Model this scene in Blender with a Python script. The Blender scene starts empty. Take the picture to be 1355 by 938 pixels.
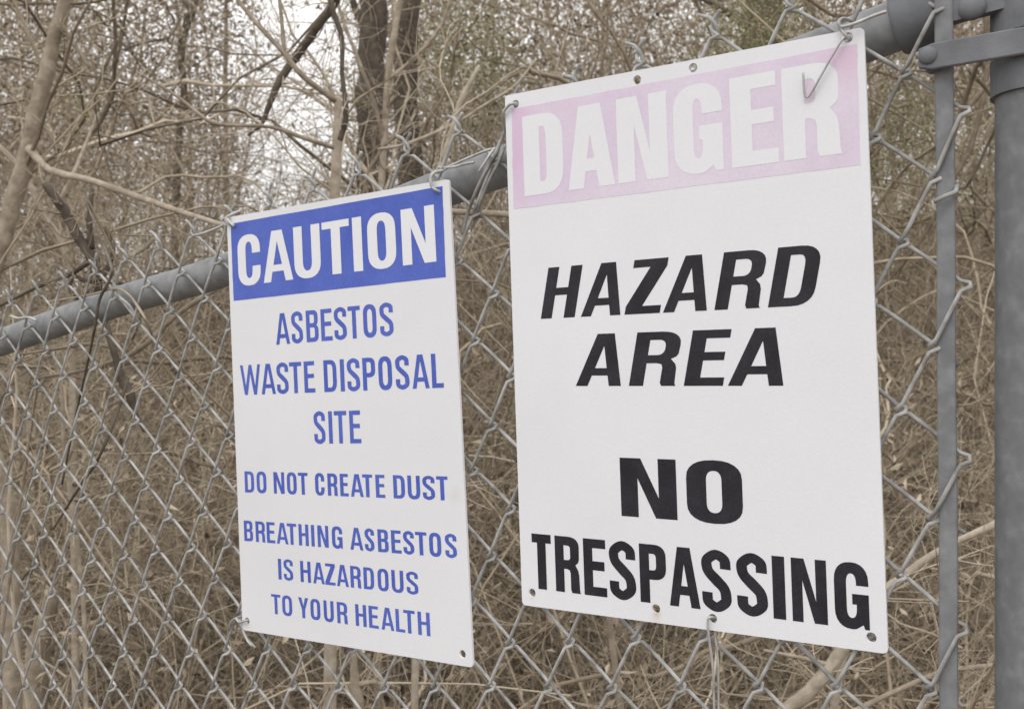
import bpy, math, random
import numpy as np
from mathutils import Vector
from mathutils.geometry import tessellate_polygon
random.seed(7); rng = np.random.default_rng(11)
sc = bpy.context.scene; C = sc.collection

# ------------------------------------------------------------------ camera, sky, sun, exposure
CAMZ = 1.6; F = 1400.0; CX, CY = 677.5, 469.0           # focal length and centre in photo pixels
cd = bpy.data.cameras.new('camera'); cam = bpy.data.objects.new('camera', cd); C.objects.link(cam)
cam.location = (0, 0, CAMZ); cam.rotation_euler = (math.radians(90), 0, 0)
cd.sensor_width = 36; cd.lens = 36*F/1355; cd.clip_start = .02; cd.clip_end = 500
cd.dof.use_dof = True; cd.dof.focus_distance = .98; cd.dof.aperture_fstop = 15
sc.camera = cam
SUN_EL, SUN_ROT = math.radians(52), math.radians(200)
w = bpy.data.worlds.new("World"); sc.world = w; w.use_nodes = True
nt = w.node_tree; bg = nt.nodes['Background']
sky = nt.nodes.new('ShaderNodeTexSky'); sky.sky_type = 'NISHITA'; sky.sun_disc = False
sky.sun_elevation = SUN_EL; sky.sun_rotation = SUN_ROT; sky.dust_density = 4; sky.air_density = 1.5
hs = nt.nodes.new('ShaderNodeHueSaturation'); hs.inputs['Saturation'].default_value = .10
nt.links.new(sky.outputs[0], hs.inputs['Color'])
ov = nt.nodes.new('ShaderNodeMix'); ov.data_type = 'RGBA'; ov.inputs[0].default_value = .8      # even overcast over the clear sky
nt.links.new(hs.outputs[0], ov.inputs[6]); ov.inputs[7].default_value = (8.75, 8.65, 8.65, 1); nt.links.new(ov.outputs[2], bg.inputs[0])
bg.inputs[1].default_value = .15
sl = bpy.data.lights.new('sun', 'SUN'); so = bpy.data.objects.new('sun', sl); C.objects.link(so)
sl.energy = .7; sl.angle = math.radians(40); sl.color = (1, .98, .96)
so.location = (-1, -3, 8)
_d = Vector((math.sin(SUN_ROT)*math.cos(SUN_EL), math.cos(SUN_ROT)*math.cos(SUN_EL), math.sin(SUN_EL)))
so.rotation_euler = _d.to_track_quat('Z', 'Y').to_euler()
vs = sc.view_settings; vs.view_transform = 'Standard'; vs.look = 'None'; vs.gamma = 1; vs.exposure = 0.17

# ------------------------------------------------------------------ helpers
def thing(name, label, cat, loc=(0, 0, 0), group=None):
    o = bpy.data.objects.new(name, None); C.objects.link(o); o.location = loc; o.empty_display_size = .1
    o['label'] = label; o['category'] = cat
    if group: o['group'] = group
    return o
def link(name, me, mat, parent=None):
    o = bpy.data.objects.new(name, me); C.objects.link(o)
    if mat: me.materials.append(mat)
    if parent:
        o.parent = parent
        p = parent; off = Vector((0, 0, 0))
        while p: off += p.location; p = p.parent
        me.transform(__import__('mathutils').Matrix.Translation(-off))
    return o
class MB:
    """collects triangles/quads (world coordinates) into one mesh, with a per-vertex tint"""
    def __init__(s): s.V = []; s.T = []; s.Q = []; s.A = []; s.n = 0
    def add(s, V, T=None, Q=None, tint=.5):
        V = np.asarray(V, float).reshape(-1, 3); s.V.append(V)
        s.A.append(np.broadcast_to(np.asarray(tint, float), (len(V),)).copy())
        if T is not None and len(T): s.T.append(np.asarray(T, int).reshape(-1, 3)+s.n)
        if Q is not None and len(Q): s.Q.append(np.asarray(Q, int).reshape(-1, 4)+s.n)
        s.n += len(V)
    def build(s, name, mat, parent=None, smooth=True):
        V = np.concatenate(s.V); T = np.concatenate(s.T) if s.T else np.zeros((0, 3), int)
        Q = np.concatenate(s.Q) if s.Q else np.zeros((0, 4), int)
        me = bpy.data.meshes.new(name)
        me.vertices.add(len(V)); me.vertices.foreach_set('co', V.astype(np.float32).ravel())
        L = np.concatenate([T.ravel(), Q.ravel()]); me.loops.add(len(L))
        me.loops.foreach_set('vertex_index', L.astype(np.int32))
        me.polygons.add(len(T)+len(Q))
        ls = np.concatenate([np.arange(len(T))*3, len(T)*3+np.arange(len(Q))*4])
        lt = np.concatenate([np.full(len(T), 3), np.full(len(Q), 4)])
        me.polygons.foreach_set('loop_start', ls.astype(np.int32)); me.polygons.foreach_set('loop_total', lt.astype(np.int32))
        me.polygons.foreach_set('use_smooth', np.full(len(ls), smooth))
        a = me.attributes.new('tint', 'FLOAT', 'POINT'); a.data.foreach_set('value', np.concatenate(s.A).astype(np.float32))
        me.update(calc_edges=True)
        return link(name, me, mat, parent)
def nrm(v): return v/(np.linalg.norm(v, axis=-1, keepdims=True)+1e-12)
def tubes(mb, P, R, sides=3, tint=.5, cap=False):
    """P (N,K,3) centre lines, R (N,K) radii -> tubes, all at once"""
    P = np.asarray(P, float); R = np.asarray(R, float)
    if P.ndim == 2: P = P[None]
    N, K, _ = P.shape; R = np.broadcast_to(R, (N, K))
    t = np.empty_like(P); t[:, 1:-1] = P[:, 2:]-P[:, :-2]; t[:, 0] = P[:, 1]-P[:, 0]; t[:, -1] = P[:, -1]-P[:, -2]; t = nrm(t)
    al = np.abs(P[:, -1]-P[:, 0]); ref = np.zeros((N, 3)); ref[np.arange(N), al.argmin(1)] = 1
    u = nrm(np.cross(t, ref[:, None, :])); v = np.cross(t, u)
    a = np.arange(sides)*2*math.pi/sides
    ring = P[:, :, None]+R[:, :, None, None]*(u[:, :, None]*np.cos(a)[None, None, :, None]+v[:, :, None]*np.sin(a)[None, None, :, None])
    idx = np.arange(N*K*sides).reshape(N, K, sides)
    A = idx[:, :-1]; B = idx[:, 1:]
    Q = np.stack([A, np.roll(A, -1, 2), np.roll(B, -1, 2), B], -1).reshape(-1, 4)
    tt = np.repeat(np.broadcast_to(np.asarray(tint, float).reshape(-1), (N,)) if np.ndim(tint) else np.full(N, tint), K*sides)
    T = None
    if cap:
        T = []
        for i in range(N):
            for k in range(1, sides-1): T += [[idx[i, 0, 0], idx[i, 0, k+1], idx[i, 0, k]], [idx[i, -1, 0], idx[i, -1, k], idx[i, -1, k+1]]]
    mb.add(ring.reshape(-1, 3), T, Q, tt)
def spline(pts, n):
    """Catmull-Rom through pts, n samples per span"""
    p = np.asarray(pts, float); p = np.vstack([2*p[0]-p[1], p, 2*p[-1]-p[-2]]); out = []
    for i in range(1, len(p)-2):
        for k in range(n):
            t = k/n
            out.append(.5*((2*p[i])+(-p[i-1]+p[i+1])*t+(2*p[i-1]-5*p[i]+4*p[i+1]-p[i+2])*t*t+(-p[i-1]+3*p[i]-3*p[i+1]+p[i+2])*t**3))
    out.append(p[-2]); return np.array(out)
def box(mb, o, ax, ay, az, bev=0):
    """box from corner o along three edge vectors"""
    o, ax, ay, az = map(np.asarray, (o, ax, ay, az))
    V = [o, o+ax, o+ax+ay, o+ay, o+az, o+ax+az, o+ax+ay+az, o+ay+az]
    mb.add(V, None, [[0, 3, 2, 1], [4, 5, 6, 7], [0, 1, 5, 4], [1, 2, 6, 5], [2, 3, 7, 6], [3, 0, 4, 7]])

def material(name, stops, rough=.9, metal=0, nscale=30, nmix=.35, bump=.3, bscale=60, bdist=.002, coords='Object', spots=None, spec=.5):
    m = bpy.data.materials.new(name); m.use_nodes = True; n = m.node_tree.nodes; l = m.node_tree.links
    b = n['Principled BSDF']; b.inputs['Roughness'].default_value = rough; b.inputs['Metallic'].default_value = metal
    b.inputs['Specular IOR Level'].default_value = spec
    at = n.new('ShaderNodeAttribute'); at.attribute_name = 'tint'
    tc = n.new('ShaderNodeTexCoord'); no = n.new('ShaderNodeTexNoise'); no.inputs['Scale'].default_value = nscale; no.inputs['Detail'].default_value = 5
    l.new(tc.outputs[coords], no.inputs['Vector'])
    mx = n.new('ShaderNodeMix'); mx.data_type = 'FLOAT'; mx.inputs[0].default_value = nmix
    l.new(at.outputs['Fac'], mx.inputs[2])
    mr = n.new('ShaderNodeMapRange'); mr.inputs[1].default_value = .3; mr.inputs[2].default_value = .7
    l.new(no.outputs[0], mr.inputs[0]); l.new(mr.outputs[0], mx.inputs[3])
    r = n.new('ShaderNodeValToRGB'); cr = r.color_ramp
    while len(cr.elements) < len(stops): cr.elements.new(.5)
    for e, (p, c) in zip(cr.elements, stops): e.position = p; e.color = (*c, 1)
    l.new(mx.outputs[0], r.inputs[0]); l.new(r.outputs[0], b.inputs['Base Color'])
    if bump:
        n2 = n.new('ShaderNodeTexNoise'); n2.inputs['Scale'].default_value = bscale; n2.inputs['Detail'].default_value = 6
        l.new(tc.outputs[coords], n2.inputs['Vector'])
        bp = n.new('ShaderNodeBump'); bp.inputs['Strength'].default_value = bump; bp.inputs['Distance'].default_value = bdist
        l.new(n2.outputs[0], bp.inputs['Height']); l.new(bp.outputs[0], b.inputs['Normal'])
    return m
M = {}
M['twig'] = material('twig_bark', [(0, (.10, .076, .053)), (.45, (.285, .23, .162)), (.8, (.48, .405, .30)), (1, (.60, .52, .42))], nscale=25, nmix=.25, bump=0)
M['far_twig'] = material('far_twig_bark', [(0, (.10, .085, .065)), (.5, (.23, .19, .14)), (1, (.38, .32, .25))], nscale=3, nmix=.3, bump=0)
M['bark'] = material('pale_bark', [(0, (.13, .105, .075)), (.5, (.29, .24, .18)), (1, (.47, .41, .33))], nscale=38, nmix=.5, bump=.7, bscale=70, bdist=.006)
M['dark_bark'] = material('dark_bark', [(0, (.03, .023, .017)), (.5, (.095, .076, .056)), (1, (.20, .165, .125))], nscale=22, nmix=.55, bump=.8, bscale=45, bdist=.01)
M['litter'] = material('leaf_litter_soil', [(0, (.06, .045, .03)), (.5, (.14, .113, .084)), (1, (.25, .205, .155))], nscale=9, nmix=.9, bump=.8, bscale=30, bdist=.03)
M['leaf'] = material('dead_leaf', [(0, (.12, .088, .06)), (.5, (.295, .235, .166)), (1, (.48, .40, .30))], nscale=40, nmix=.2, bump=0)
M['bud'] = material('spring_leaf', [(0, (.14, .14, .065)), (.5, (.26, .255, .125)), (1, (.40, .40, .20))], nscale=20, nmix=.2, bump=0)
M['wire'] = material('galvanised_wire', [(0, (.13, .122, .11)), (.5, (.335, .33, .32)), (1, (.54, .535, .53))], rough=.8, metal=.0, spec=.25, nscale=60, nmix=.7, bump=.25, bscale=300, bdist=.0006)
M['pipe'] = material('galvanised_pipe', [(0, (.10, .104, .108)), (.45, (.18, .185, .192)), (1, (.36, .362, .362))], rough=.75, metal=.05, spec=.3, nscale=75, nmix=.3, bump=.15, bscale=220, bdist=.0006)
M['fitting'] = material('cast_fitting', [(0, (.11, .115, .125)), (.5, (.16, .166, .178)), (1, (.21, .217, .23))], rough=.75, metal=.05, spec=.3, nscale=30, nmix=.8, bump=.4, bscale=350, bdist=.0008)
M['tie'] = material('bright_tie_wire', [(0, (.28, .27, .26)), (1, (.58, .57, .56))], rough=.45, metal=.3, nscale=80, nmix=.8, bump=0)

# ------------------------------------------------------------------ the fence plane: s runs along the fence, h up from the camera's height, q behind it
A = np.array([1, -.704, 0.]); A /= np.linalg.norm(A)       # world: x right, y away, z up
Nf = np.array([-A[1], A[0], 0.])                            # points away from the camera
P0 = np.array([0, 1.0624, 0])+Nf*.020
def W(s, h, q=0.): return P0+A*s+Nf*q+np.array([0, 0, CAMZ+h])
def ray(x, y): return np.array([(x-CX)/F, 1., -(y-CY)/F])
def on_fence(x, y, q=0.):
    d = ray(x, y); X = d*(((P0+Nf*q)@Nf)/(d@Nf)); return np.array([(X-P0)@A, X[2], q])
def FP(x, y, q=0.): s, h, q = on_fence(x, y, q); return W(s, h, q)
def at(x, y, d): return ray(x, y)*d+np.array([0, 0, CAMZ])

# ------------------------------------------------------------------ ground and bank
def gz(x, y):
    x = np.asarray(x, float); y = np.asarray(y, float)
    base = .10*np.clip(x, -8, 8)-.02
    t = np.clip((y-3.2)/13, 0, 3)
    rise = 3.1*(t*t*(3-2*np.minimum(t, 1)))*np.where(t > 1, 1/np.maximum(t, 1)**2, 1)
    return base+rise+.10*np.sin(x*1.3+y*.7)*np.clip(y/6, 0, 1)+.07*np.sin(x*2.9-y*1.9+1)*np.clip(y/6, 0, 1)
def grid_axis(a, b, n, c, k=2.2):
    t = np.linspace(-1, 1, n); v = np.sign(t)*np.abs(t)**k; return c+np.where(v < 0, v*(c-a), v*(b-c))
gx = grid_axis(-220, 220, 181, -1); gy = grid_axis(-60, 320, 201, 4.)
X, Y = np.meshgrid(gx, gy); Z = gz(X, Y)
mb = MB(); idx = np.arange(X.size).reshape(X.shape)
mb.add(np.stack([X, Y, Z], -1).reshape(-1, 3), None, np.stack([idx[:-1, :-1], idx[:-1, 1:], idx[1:, 1:], idx[1:, :-1]], -1).reshape(-1, 4))
g = mb.build('ground', M['litter']); g['kind'] = 'structure'

# ------------------------------------------------------------------ twigs: growing many polylines at once
def grow(p, d, L, K, wig, up=0., zbend=None):
    N = len(p); P = np.empty((N, K+1, 3)); P[:, 0] = p; d = nrm(d); L = np.broadcast_to(L, (N,))
    drift = rng.normal(0, wig*.6, (N, 3))
    for k in range(K):
        d = nrm(d+rng.normal(0, wig, (N, 3))+drift+np.array([0, 0, up]))
        P[:, k+1] = P[:, k]+d*(L/K)[:, None]
    return P
def kids(P, R, n, lf, ang=(.4, 1.1), t0=.15, K=4, wig=.18, up=0., rf=.6, Lmin=.04):
    N, K0, _ = P.shape; pi = np.repeat(np.arange(N), n); t = rng.uniform(t0, .98, len(pi))*(K0-1)
    k = np.floor(t).astype(int); fr = (t-k)[:, None]
    p = P[pi, k]*(1-fr)+P[pi, k+1]*fr; tan = nrm(P[pi, k+1]-P[pi, k])
    rnd = rng.normal(0, 1, (len(pi), 3)); per = nrm(rnd-tan*(rnd*tan).sum(1, keepdims=True))
    a = rng.uniform(*ang, len(pi))[:, None]; d = tan*np.cos(a)+per*np.sin(a)
    plen = np.linalg.norm(P[:, 1:]-P[:, :-1], axis=2).sum(1)[pi]
    L = np.maximum(plen*lf*rng.uniform(.5, 1.3, len(pi))*(1.15-t/(K0-1)*.6), Lmin)
    Q = grow(p, d, L, K, wig, up)
    r0 = (R[pi, k]*(1-fr[:, 0])+R[pi, k+1]*fr[:, 0])*rf*rng.uniform(.6, 1.1, len(pi))
    return Q, r0
def seen(P):
    y = np.maximum(P[:, 0, 1], .3); return (((P[:, 0, 2]-CAMZ)/y) < .42) & (np.abs(P[:, 0, 0]/y) < .62) & (((P-P0)@Nf).min(axis=1) > .05)
def behind(P, q=.045):
    return ((P-P0)@Nf).min(axis=1) > q
def taper(r0, r1, K): t = np.linspace(0, 1, K+1)[None]; return r0[:, None]*(1-t)+r1[:, None]*t

def leaves(mb, pos, size, tint, flat=0.):
    """small folded leaf blades (2 triangles) at random attitudes"""
    N = len(pos); a = nrm(rng.normal(0, 1, (N, 3))*np.array([1, 1, 1-flat])); b = rng.normal(0, 1, (N, 3))*np.array([1, 1, 1-flat])
    b = nrm(b-a*(a*b).sum(1, keepdims=True)); c = np.cross(a, b); s = np.broadcast_to(size, (N,))[:, None]
    V = np.stack([pos-a*s, pos-b*s*.42+c*s*.2, pos+a*s, pos+b*s*.42+c*s*.2], 1)
    i = np.arange(N)[:, None]*4
    mb.add(V.reshape(-1, 3), np.concatenate([i+[0, 1, 2], i+[0, 2, 3]]), None, np.repeat(np.broadcast_to(tint, (N,)), 4))

def view_xy(N, d0, d1, m=1.25, pw=1.):
    """random ground spots inside the wedge the photograph looks into, behind the fence"""
    d = (rng.uniform(0, 1, N)**pw)*(d1-d0)+d0; px = rng.uniform(-1, 1, N)*m
    x = px*(677.5/F)*d; fy = P0[1]+A[1]/A[0]*(x-P0[0])
    y = np.maximum(d, fy+.25+rng.uniform(0, 1.2, N)); return x, y

# near tangle of brush behind the fence
tw = MB(); lf = MB(); bd = MB()
def brush(N, d0, d1, h0, h1, kids1, kids2, r=(.003, .007), lean=.45, tintm=.5, m=1.3, budn=0):
    x, y = view_xy(N, d0, d1, m); z = gz(x, y)-.03
    gap = np.clip(1.6-np.abs((x/y*F+CX)-392)/(60+22*(y > 6)), 0, 1)
    p = np.stack([x, y, z], 1); d = np.stack([rng.normal(0, lean, N), rng.normal(0, lean, N), np.ones(N)], 1)
    L = rng.uniform(h0, h1, N)*(1-.72*gap); P = grow(p, d, L, 9, .19, .0); R0 = rng.uniform(*r, N); R = taper(R0, R0*.3, 9)
    t0 = np.clip(rng.normal(tintm, .22, N), 0, 1)
    k_ = ((P-P0)@Nf).min(axis=1) > .05; P = P[k_]; R = R[k_]; t0 = t0[k_]; tubes(tw, P, R, 4, t0)
    Q, q0 = kids(P, R, kids1, .34, K=5, up=.03); QR = taper(q0, q0*.4, 5); t1 = np.clip(np.repeat(t0, kids1)+rng.normal(0, .15, len(Q)), 0, 1)
    k_ = seen(Q); Q = Q[k_]; QR = QR[k_]; t1 = t1[k_]; tubes(tw, Q, QR, 3, t1)
    S, s0 = kids(Q, QR, kids2, .5, K=2, wig=.28); lo_ = .0006+.00011*S[:, 0, 1]; SR = taper(np.maximum(s0, lo_), np.maximum(s0*.5, lo_*.7), 2)
    t2 = np.clip(np.repeat(t1, kids2)+rng.normal(0, .12, len(S)), 0, 1)
    k_ = seen(S); S = S[k_]; tubes(tw, S, SR[k_], 3, t2[k_])
    if budn:
        pk = S[rng.integers(0, len(S), budn), rng.integers(1, 3, budn)]
        side = (pk[:, 0]/pk[:, 1]*F+CX)/1355; pk = pk[(pk[:, 2] > CAMZ+rng.uniform(-.6, .3, len(pk))) & (rng.random(len(pk)) < .12+.8*np.clip(side, 0, 1)**1.5)]
        pk = pk+rng.normal(0, .008, pk.shape)
        leaves(bd, pk, rng.uniform(.004, .010, len(pk))*np.clip(pk[:, 1]/3, .7, 2), rng.uniform(0, 1, len(pk)))
    return S
brush(60, 2.3, 4.0, 1.2, 2.6, 9, 5, tintm=.6, lean=.7)
S = brush(420, 3.0, 7.0, 1.5, 3.2, 10, 5, r=(.0035, .008), tintm=.6, lean=.65, budn=9000)
S = brush(500, 5.0, 12, 1.8, 4.4, 12, 6, r=(.005, .011), lean=.55, tintm=.55, budn=16000)
S = brush(330, 9, 18, 2.5, 5.5, 12, 6, r=(.008, .015), lean=.4, tintm=.5, budn=9000)
# crooked vines and lodged branches crossing at every height
def messy(N, d0, d1, z0, z1, L0, L1, r, t, wig=.24, kn=7):
    x, y = view_xy(N, d0, d1, 1.15); z = gz(x, y)+rng.uniform(z0, z1, N)
    k_ = (np.abs(x/y*F+CX-390) > 95) | (z < CAMZ+.1*y); x, y, z = x[k_], y[k_], z[k_]; N = len(x)
    P = grow(np.stack([x, y, z], 1), rng.normal(0, 1, (N, 3))*np.array([1, .6, .7]), rng.uniform(L0, L1, N), 14, wig)
    k_ = ((P-P0)@Nf).min(axis=1) > .08; P = P[k_]; N = len(P); R = taper(rng.uniform(*r, N), rng.uniform(.001, .003, N), 14); t0 = np.clip(rng.normal(*t, N), 0, 1)
    tubes(tw, P, R, 5, t0); Q, q0 = kids(P, R, kn, .3, K=5, wig=.25, rf=.5); tubes(tw, Q, taper(q0, q0*.4, 5), 3, np.repeat(t0, kn))
messy(35, 2.6, 4.5, .4, 2.6, .5, 1.6, (.003, .008), (.7, .2))
messy(90, 2.9, 6, .2, 2.8, .7, 2.2, (.004, .011), (.1, .12), .3)
messy(260, 4, 12, .5, 4.2, 1, 3.2, (.005, .016), (.45, .35))
# fallen and lodged sticks, dry grass at the bottom
def sticks(N, d0, d1, z0, z1, L0, L1, r, tm, flat=.35):
    x, y = view_xy(N, d0, d1, 1.25); z = gz(x, y)+rng.uniform(z0, z1, N)
    d = rng.normal(0, 1, (N, 3))*np.array([1, 1, flat]); L = rng.uniform(L0, L1, N)
    P = grow(np.stack([x, y, z], 1), d, L, 6, .24); P = P[((P-P0)@Nf).min(axis=1) > .05]; N = len(P); r0 = rng.uniform(*r, N)
    tubes(tw, P, taper(r0, r0*.4, 6), 4, np.clip(rng.normal(tm, .25, N), 0, 1))
    Q, q0 = kids(P, taper(r0, r0*.4, 6), 3, .4, K=3); tubes(tw, Q, taper(q0, q0*.5, 3), 3, np.clip(rng.normal(tm, .25, len(Q)), 0, 1))
sticks(420, 2.2, 7, 0, 1.3, .3, 1.1, (.0012, .004), .55)
sticks(700, 3.5, 11, 0, .8, .4, 1.4, (.0015, .005), .5)
# dry grass stalks
N = 3000; x, y = view_xy(N, 2.2, 9); p = np.stack([x, y, gz(x, y)], 1)
G_ = grow(p, np.stack([rng.normal(0, .3, N), rng.normal(0, .3, N), np.ones(N)], 1), rng.uniform(.25, .9, N), 4, .12, -.05)
tubes(tw, G_, taper(rng.uniform(.0008, .0018, N), np.full(N, .0004), 4), 3, rng.uniform(.4, .95, N))
o = tw.build('brush_thicket', M['twig']); o['kind'] = 'stuff'; o['label'] = 'tangled bare brush and brambles filling the bank behind the fence'; o['category'] = 'brush'
# dead leaves: lying on the bank and caught in the brush
N = 75000; x, y = view_xy(N, 2.0, 14, 1.15); z = gz(x, y)+np.abs(rng.normal(0, .03, N))
leaves(lf, np.stack([x, y, z], 1), rng.uniform(.018, .044, N), rng.uniform(0, 1, N)**1.5, flat=.5)
N = 40000; x, y = view_xy(N, 2.2, 10, 1.15); z = gz(x, y)+rng.uniform(0, 1, N)**2*1.6
leaves(lf, np.stack([x, y, z], 1), rng.uniform(.007, .022, N), rng.uniform(0, 1, N)**1.6)
def clumps(mb, nc, per, d0, d1, h0, h1, sp, sz, side, gap=True, t=(.3, 1)):
    x, y = view_xy(nc, d0, d1, 1.2); pxc = x/y*F+CX; k = rng.random(nc) < side(pxc/1355)
    y0_ = y; z0_ = rng.uniform(h0, h1, nc)+gz(x, y)-CAMZ-.12*y+1.8
    if gap: k &= ~((np.abs(pxc-388) < 62+22*(y > 8)) & (z0_ > 1.8))
    x, y = x[k], y[k]; z = (z0_+CAMZ+.12*y0_-1.8)[k]; c = np.repeat(np.stack([x, y, z], 1), per, 0)
    s_ = np.repeat(rng.uniform(.5, 1.2, len(x))*sp, per)[:, None]
    p = c+rng.normal(0, 1, c.shape)*s_*np.array([1, 1, .8]); p[:, 1] = np.maximum(p[:, 1], 2.4); zf = (p[:, 2]-CAMZ)/p[:, 1]; p = p[zf < .42]
    leaves(mb, p, rng.uniform(*sz, len(p))*1.12*(p[:, 1]/9)**.85, rng.uniform(*t, len(p)))
clumps(lf, 1300, 44, 4, 15, .5, 3.6, .28, (.008, .022), lambda u: 1-.3*u, t=(0, 1))
clumps(lf, 4000, 44, 7, 20, 1.6, 7.2, .42, (.013, .034), lambda u: 1-.3*u, t=(0, 1))
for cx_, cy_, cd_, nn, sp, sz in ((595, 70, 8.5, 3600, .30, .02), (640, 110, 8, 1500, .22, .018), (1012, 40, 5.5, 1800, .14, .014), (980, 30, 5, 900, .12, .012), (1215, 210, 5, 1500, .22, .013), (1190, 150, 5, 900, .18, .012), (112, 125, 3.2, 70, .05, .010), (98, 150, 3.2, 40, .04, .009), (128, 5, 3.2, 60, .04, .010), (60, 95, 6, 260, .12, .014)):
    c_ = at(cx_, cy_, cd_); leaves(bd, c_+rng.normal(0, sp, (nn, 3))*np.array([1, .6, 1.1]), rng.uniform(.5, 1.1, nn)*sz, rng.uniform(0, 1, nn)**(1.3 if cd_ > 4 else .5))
clumps(lf, 260, 90, 3.5, 9, .3, 2.8, .16, (.008, .02), lambda u: 1+0*u, t=(0, .3))
clumps(bd, 1000, 34, 3.2, 15, 1.2, 4.8, .20, (.006, .014), lambda u: .06+.9*np.clip(u-.38, 0, 1)*1.7)
o = lf.build('dead_leaves', M['leaf'], smooth=False); o['kind'] = 'stuff'; o['label'] = 'brown dead leaves lying on the bank and caught in the brush'; o['category'] = 'leaves'
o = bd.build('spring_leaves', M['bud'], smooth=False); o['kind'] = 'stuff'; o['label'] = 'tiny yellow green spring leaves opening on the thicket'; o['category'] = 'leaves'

# far wood: slender bare trees up the bank, one mass
fw = MB()
def far_trees(N, d0, d1, h0, h1, r):
    x, y = view_xy(N, d0, d1, 1.35); p = np.stack([x, y, gz(x, y)-.1], 1)
    k_ = (np.abs(x/y*F+CX-390) > 85); p = p[k_]; N = len(p)
    P = grow(p, np.stack([rng.normal(0, .12, N), rng.normal(0, .1, N), np.ones(N)], 1), rng.uniform(h0, h1, N), 10, .05, .03)
    R0 = rng.uniform(*r, N); R = taper(R0, R0*.25, 10); t0 = np.clip(rng.normal(.4, .2, N), 0, 1); tubes(fw, P, R, 5, t0)
    Q, q0 = kids(P, R, 12, .28, ang=(.5, 1.2), t0=.12, K=6, up=.05, rf=.4); QR = taper(q0, q0*.3, 6); t1 = np.repeat(t0, 12)+.05; tubes(fw, Q, QR, 3, t1)
    S, s0 = kids(Q, QR, 7, .42, K=4, up=.04); SR = taper(np.maximum(s0, .0025), np.maximum(s0*.4, .0015), 4); t2 = np.repeat(t1, 7)+.1; tubes(fw, S, SR, 3, t2)
    U, u0 = kids(S, SR, 2, .55, K=3); tubes(fw, U, taper(np.maximum(u0, .002), np.maximum(u0*.5, .0012), 3), 3, np.repeat(t2, 2)+.05)
far_trees(40, 13, 22, 4.5, 8.5, (.02, .05))
far_trees(38, 20, 38, 6, 12, (.04, .09))
o = fw.build('bare_woodland', M['far_twig']); o['kind'] = 'stuff'; o['label'] = 'bare grey brown woodland standing up the slope beyond the brush'; o['category'] = 'woodland'

# ------------------------------------------------------------------ the trees and limbs one can tell apart
def limb_pts(path):      # (px, py, depth, width in px)
    p = spline([[*at(x, y, d), wd/2*d/F] for x, y, d, wd in path], 6)
    j = rng.normal(0, 1, p.shape[0])*p[:, 3]*.06
    p[:, 0] += j; return p[:, :3], p[:, 3]
def wood(name, label, cat, mat, trunk, branches=(), to_ground=True, twigs=14, tint=.5, sides=9, group=None):
    P, R = limb_pts(trunk)
    if to_ground:
        e = P[-1]; gzv = float(gz(e[0], e[1]))-.08
        if e[2] > gzv:
            dd = nrm(P[-1]-P[-4]); n = 6; x0, y0 = e[0]+dd[0]*.25, e[1]
            add = [[e[0]+(x0-e[0])*k/n, e[1], e[2]+(float(gz(x0, y0))-.08-e[2])*k/n] for k in range(1, n+1)]
            P = np.vstack([P, add]); R = np.concatenate([R, R[-1]*np.linspace(1.03, 1.3, n)])
    base = P[-1]; root = thing(name, label, cat, tuple(base), group)
    m = MB(); tubes(m, P[::-1], R[::-1], sides, tint, cap=True); m.build('trunk' if cat == 'tree' else 'stem', mat, root)
    allp = [(P[::-1], R[::-1])]
    for b in branches:
        bp, br = limb_pts(b[0]); bm = MB(); tubes(bm, bp, br, 7, b[2] if len(b) > 2 else tint, cap=True); bm.build('branch', b[1], root); allp.append((bp, br))
    if twigs:
        tm = MB()
        for bp, br in allp:
            n = 24; ii = np.linspace(0, len(bp)-1, n).astype(int); Pb, Rb = bp[ii][None], br[ii][None]
            Q, q0 = kids(Pb, Rb, twigs, .22, t0=.05, K=6, rf=.28, up=.02); ok = behind(Q); Q = Q[ok]; q0 = q0[ok]; q0 = np.clip(q0, .0012, .006); QR = taper(q0, q0*.35, 6)
            tubes(tm, Q, QR, 3, np.clip(tint+rng.normal(.1, .15, len(Q)), 0, 1))
            S, s0 = kids(Q, QR, 4, .45, K=4); ok = behind(S); S = S[ok]; s0 = s0[ok]; tubes(tm, S, taper(np.maximum(s0, .0009), np.maximum(s0*.5, .0006), 4), 3, np.clip(tint+rng.normal(.15, .15, len(S)), 0, 1))
        tt_ = tm.build('twigs', M['twig'], root); tt_['kind'] = 'stuff'
    return root
B, D_ = M['bark'], M['dark_bark']
wood('sapling', 'leaning tan sapling with a long pale limb reaching behind the caution sign', 'tree', B,
     [(100, -90, 2.6, 14), (86, 0, 2.6, 17), (69, 60, 2.6, 18), (60, 105, 2.6, 21), (44, 155, 2.6, 19), (33, 215, 2.6, 23), (8, 300, 2.6, 23), (-25, 400, 2.6, 26)],
     [([(38, 196, 2.58, 12), (60, 221, 2.56, 10), (84, 231, 2.5, 10), (120, 239, 2.45, 9), (180, 260, 2.4, 9), (240, 281, 2.3, 8), (310, 304, 2.2, 7), (350, 330, 2.15, 6)], B, .75),
      ([(80, 32, 2.6, 7), (100, 62, 2.6, 6), (118, 90, 2.6, 4)], B, .5)], twigs=10, tint=.45)
wood('stem', 'two pale crossing stems at the far left edge below the sapling', 'shrub', B,
     [(-30, 170, 2.8, 7), (0, 196, 2.8, 8), (20, 216, 2.8, 8), (42, 250, 2.8, 9), (58, 285, 2.8, 8), (85, 330, 2.8, 9), (95, 420, 2.8, 9)],
     [([(130, 150, 3.0, 4), (110, 200, 2.95, 5), (95, 235, 2.9, 6), (62, 300, 2.85, 7)], B, .7)], tint=.7, twigs=6)
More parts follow.
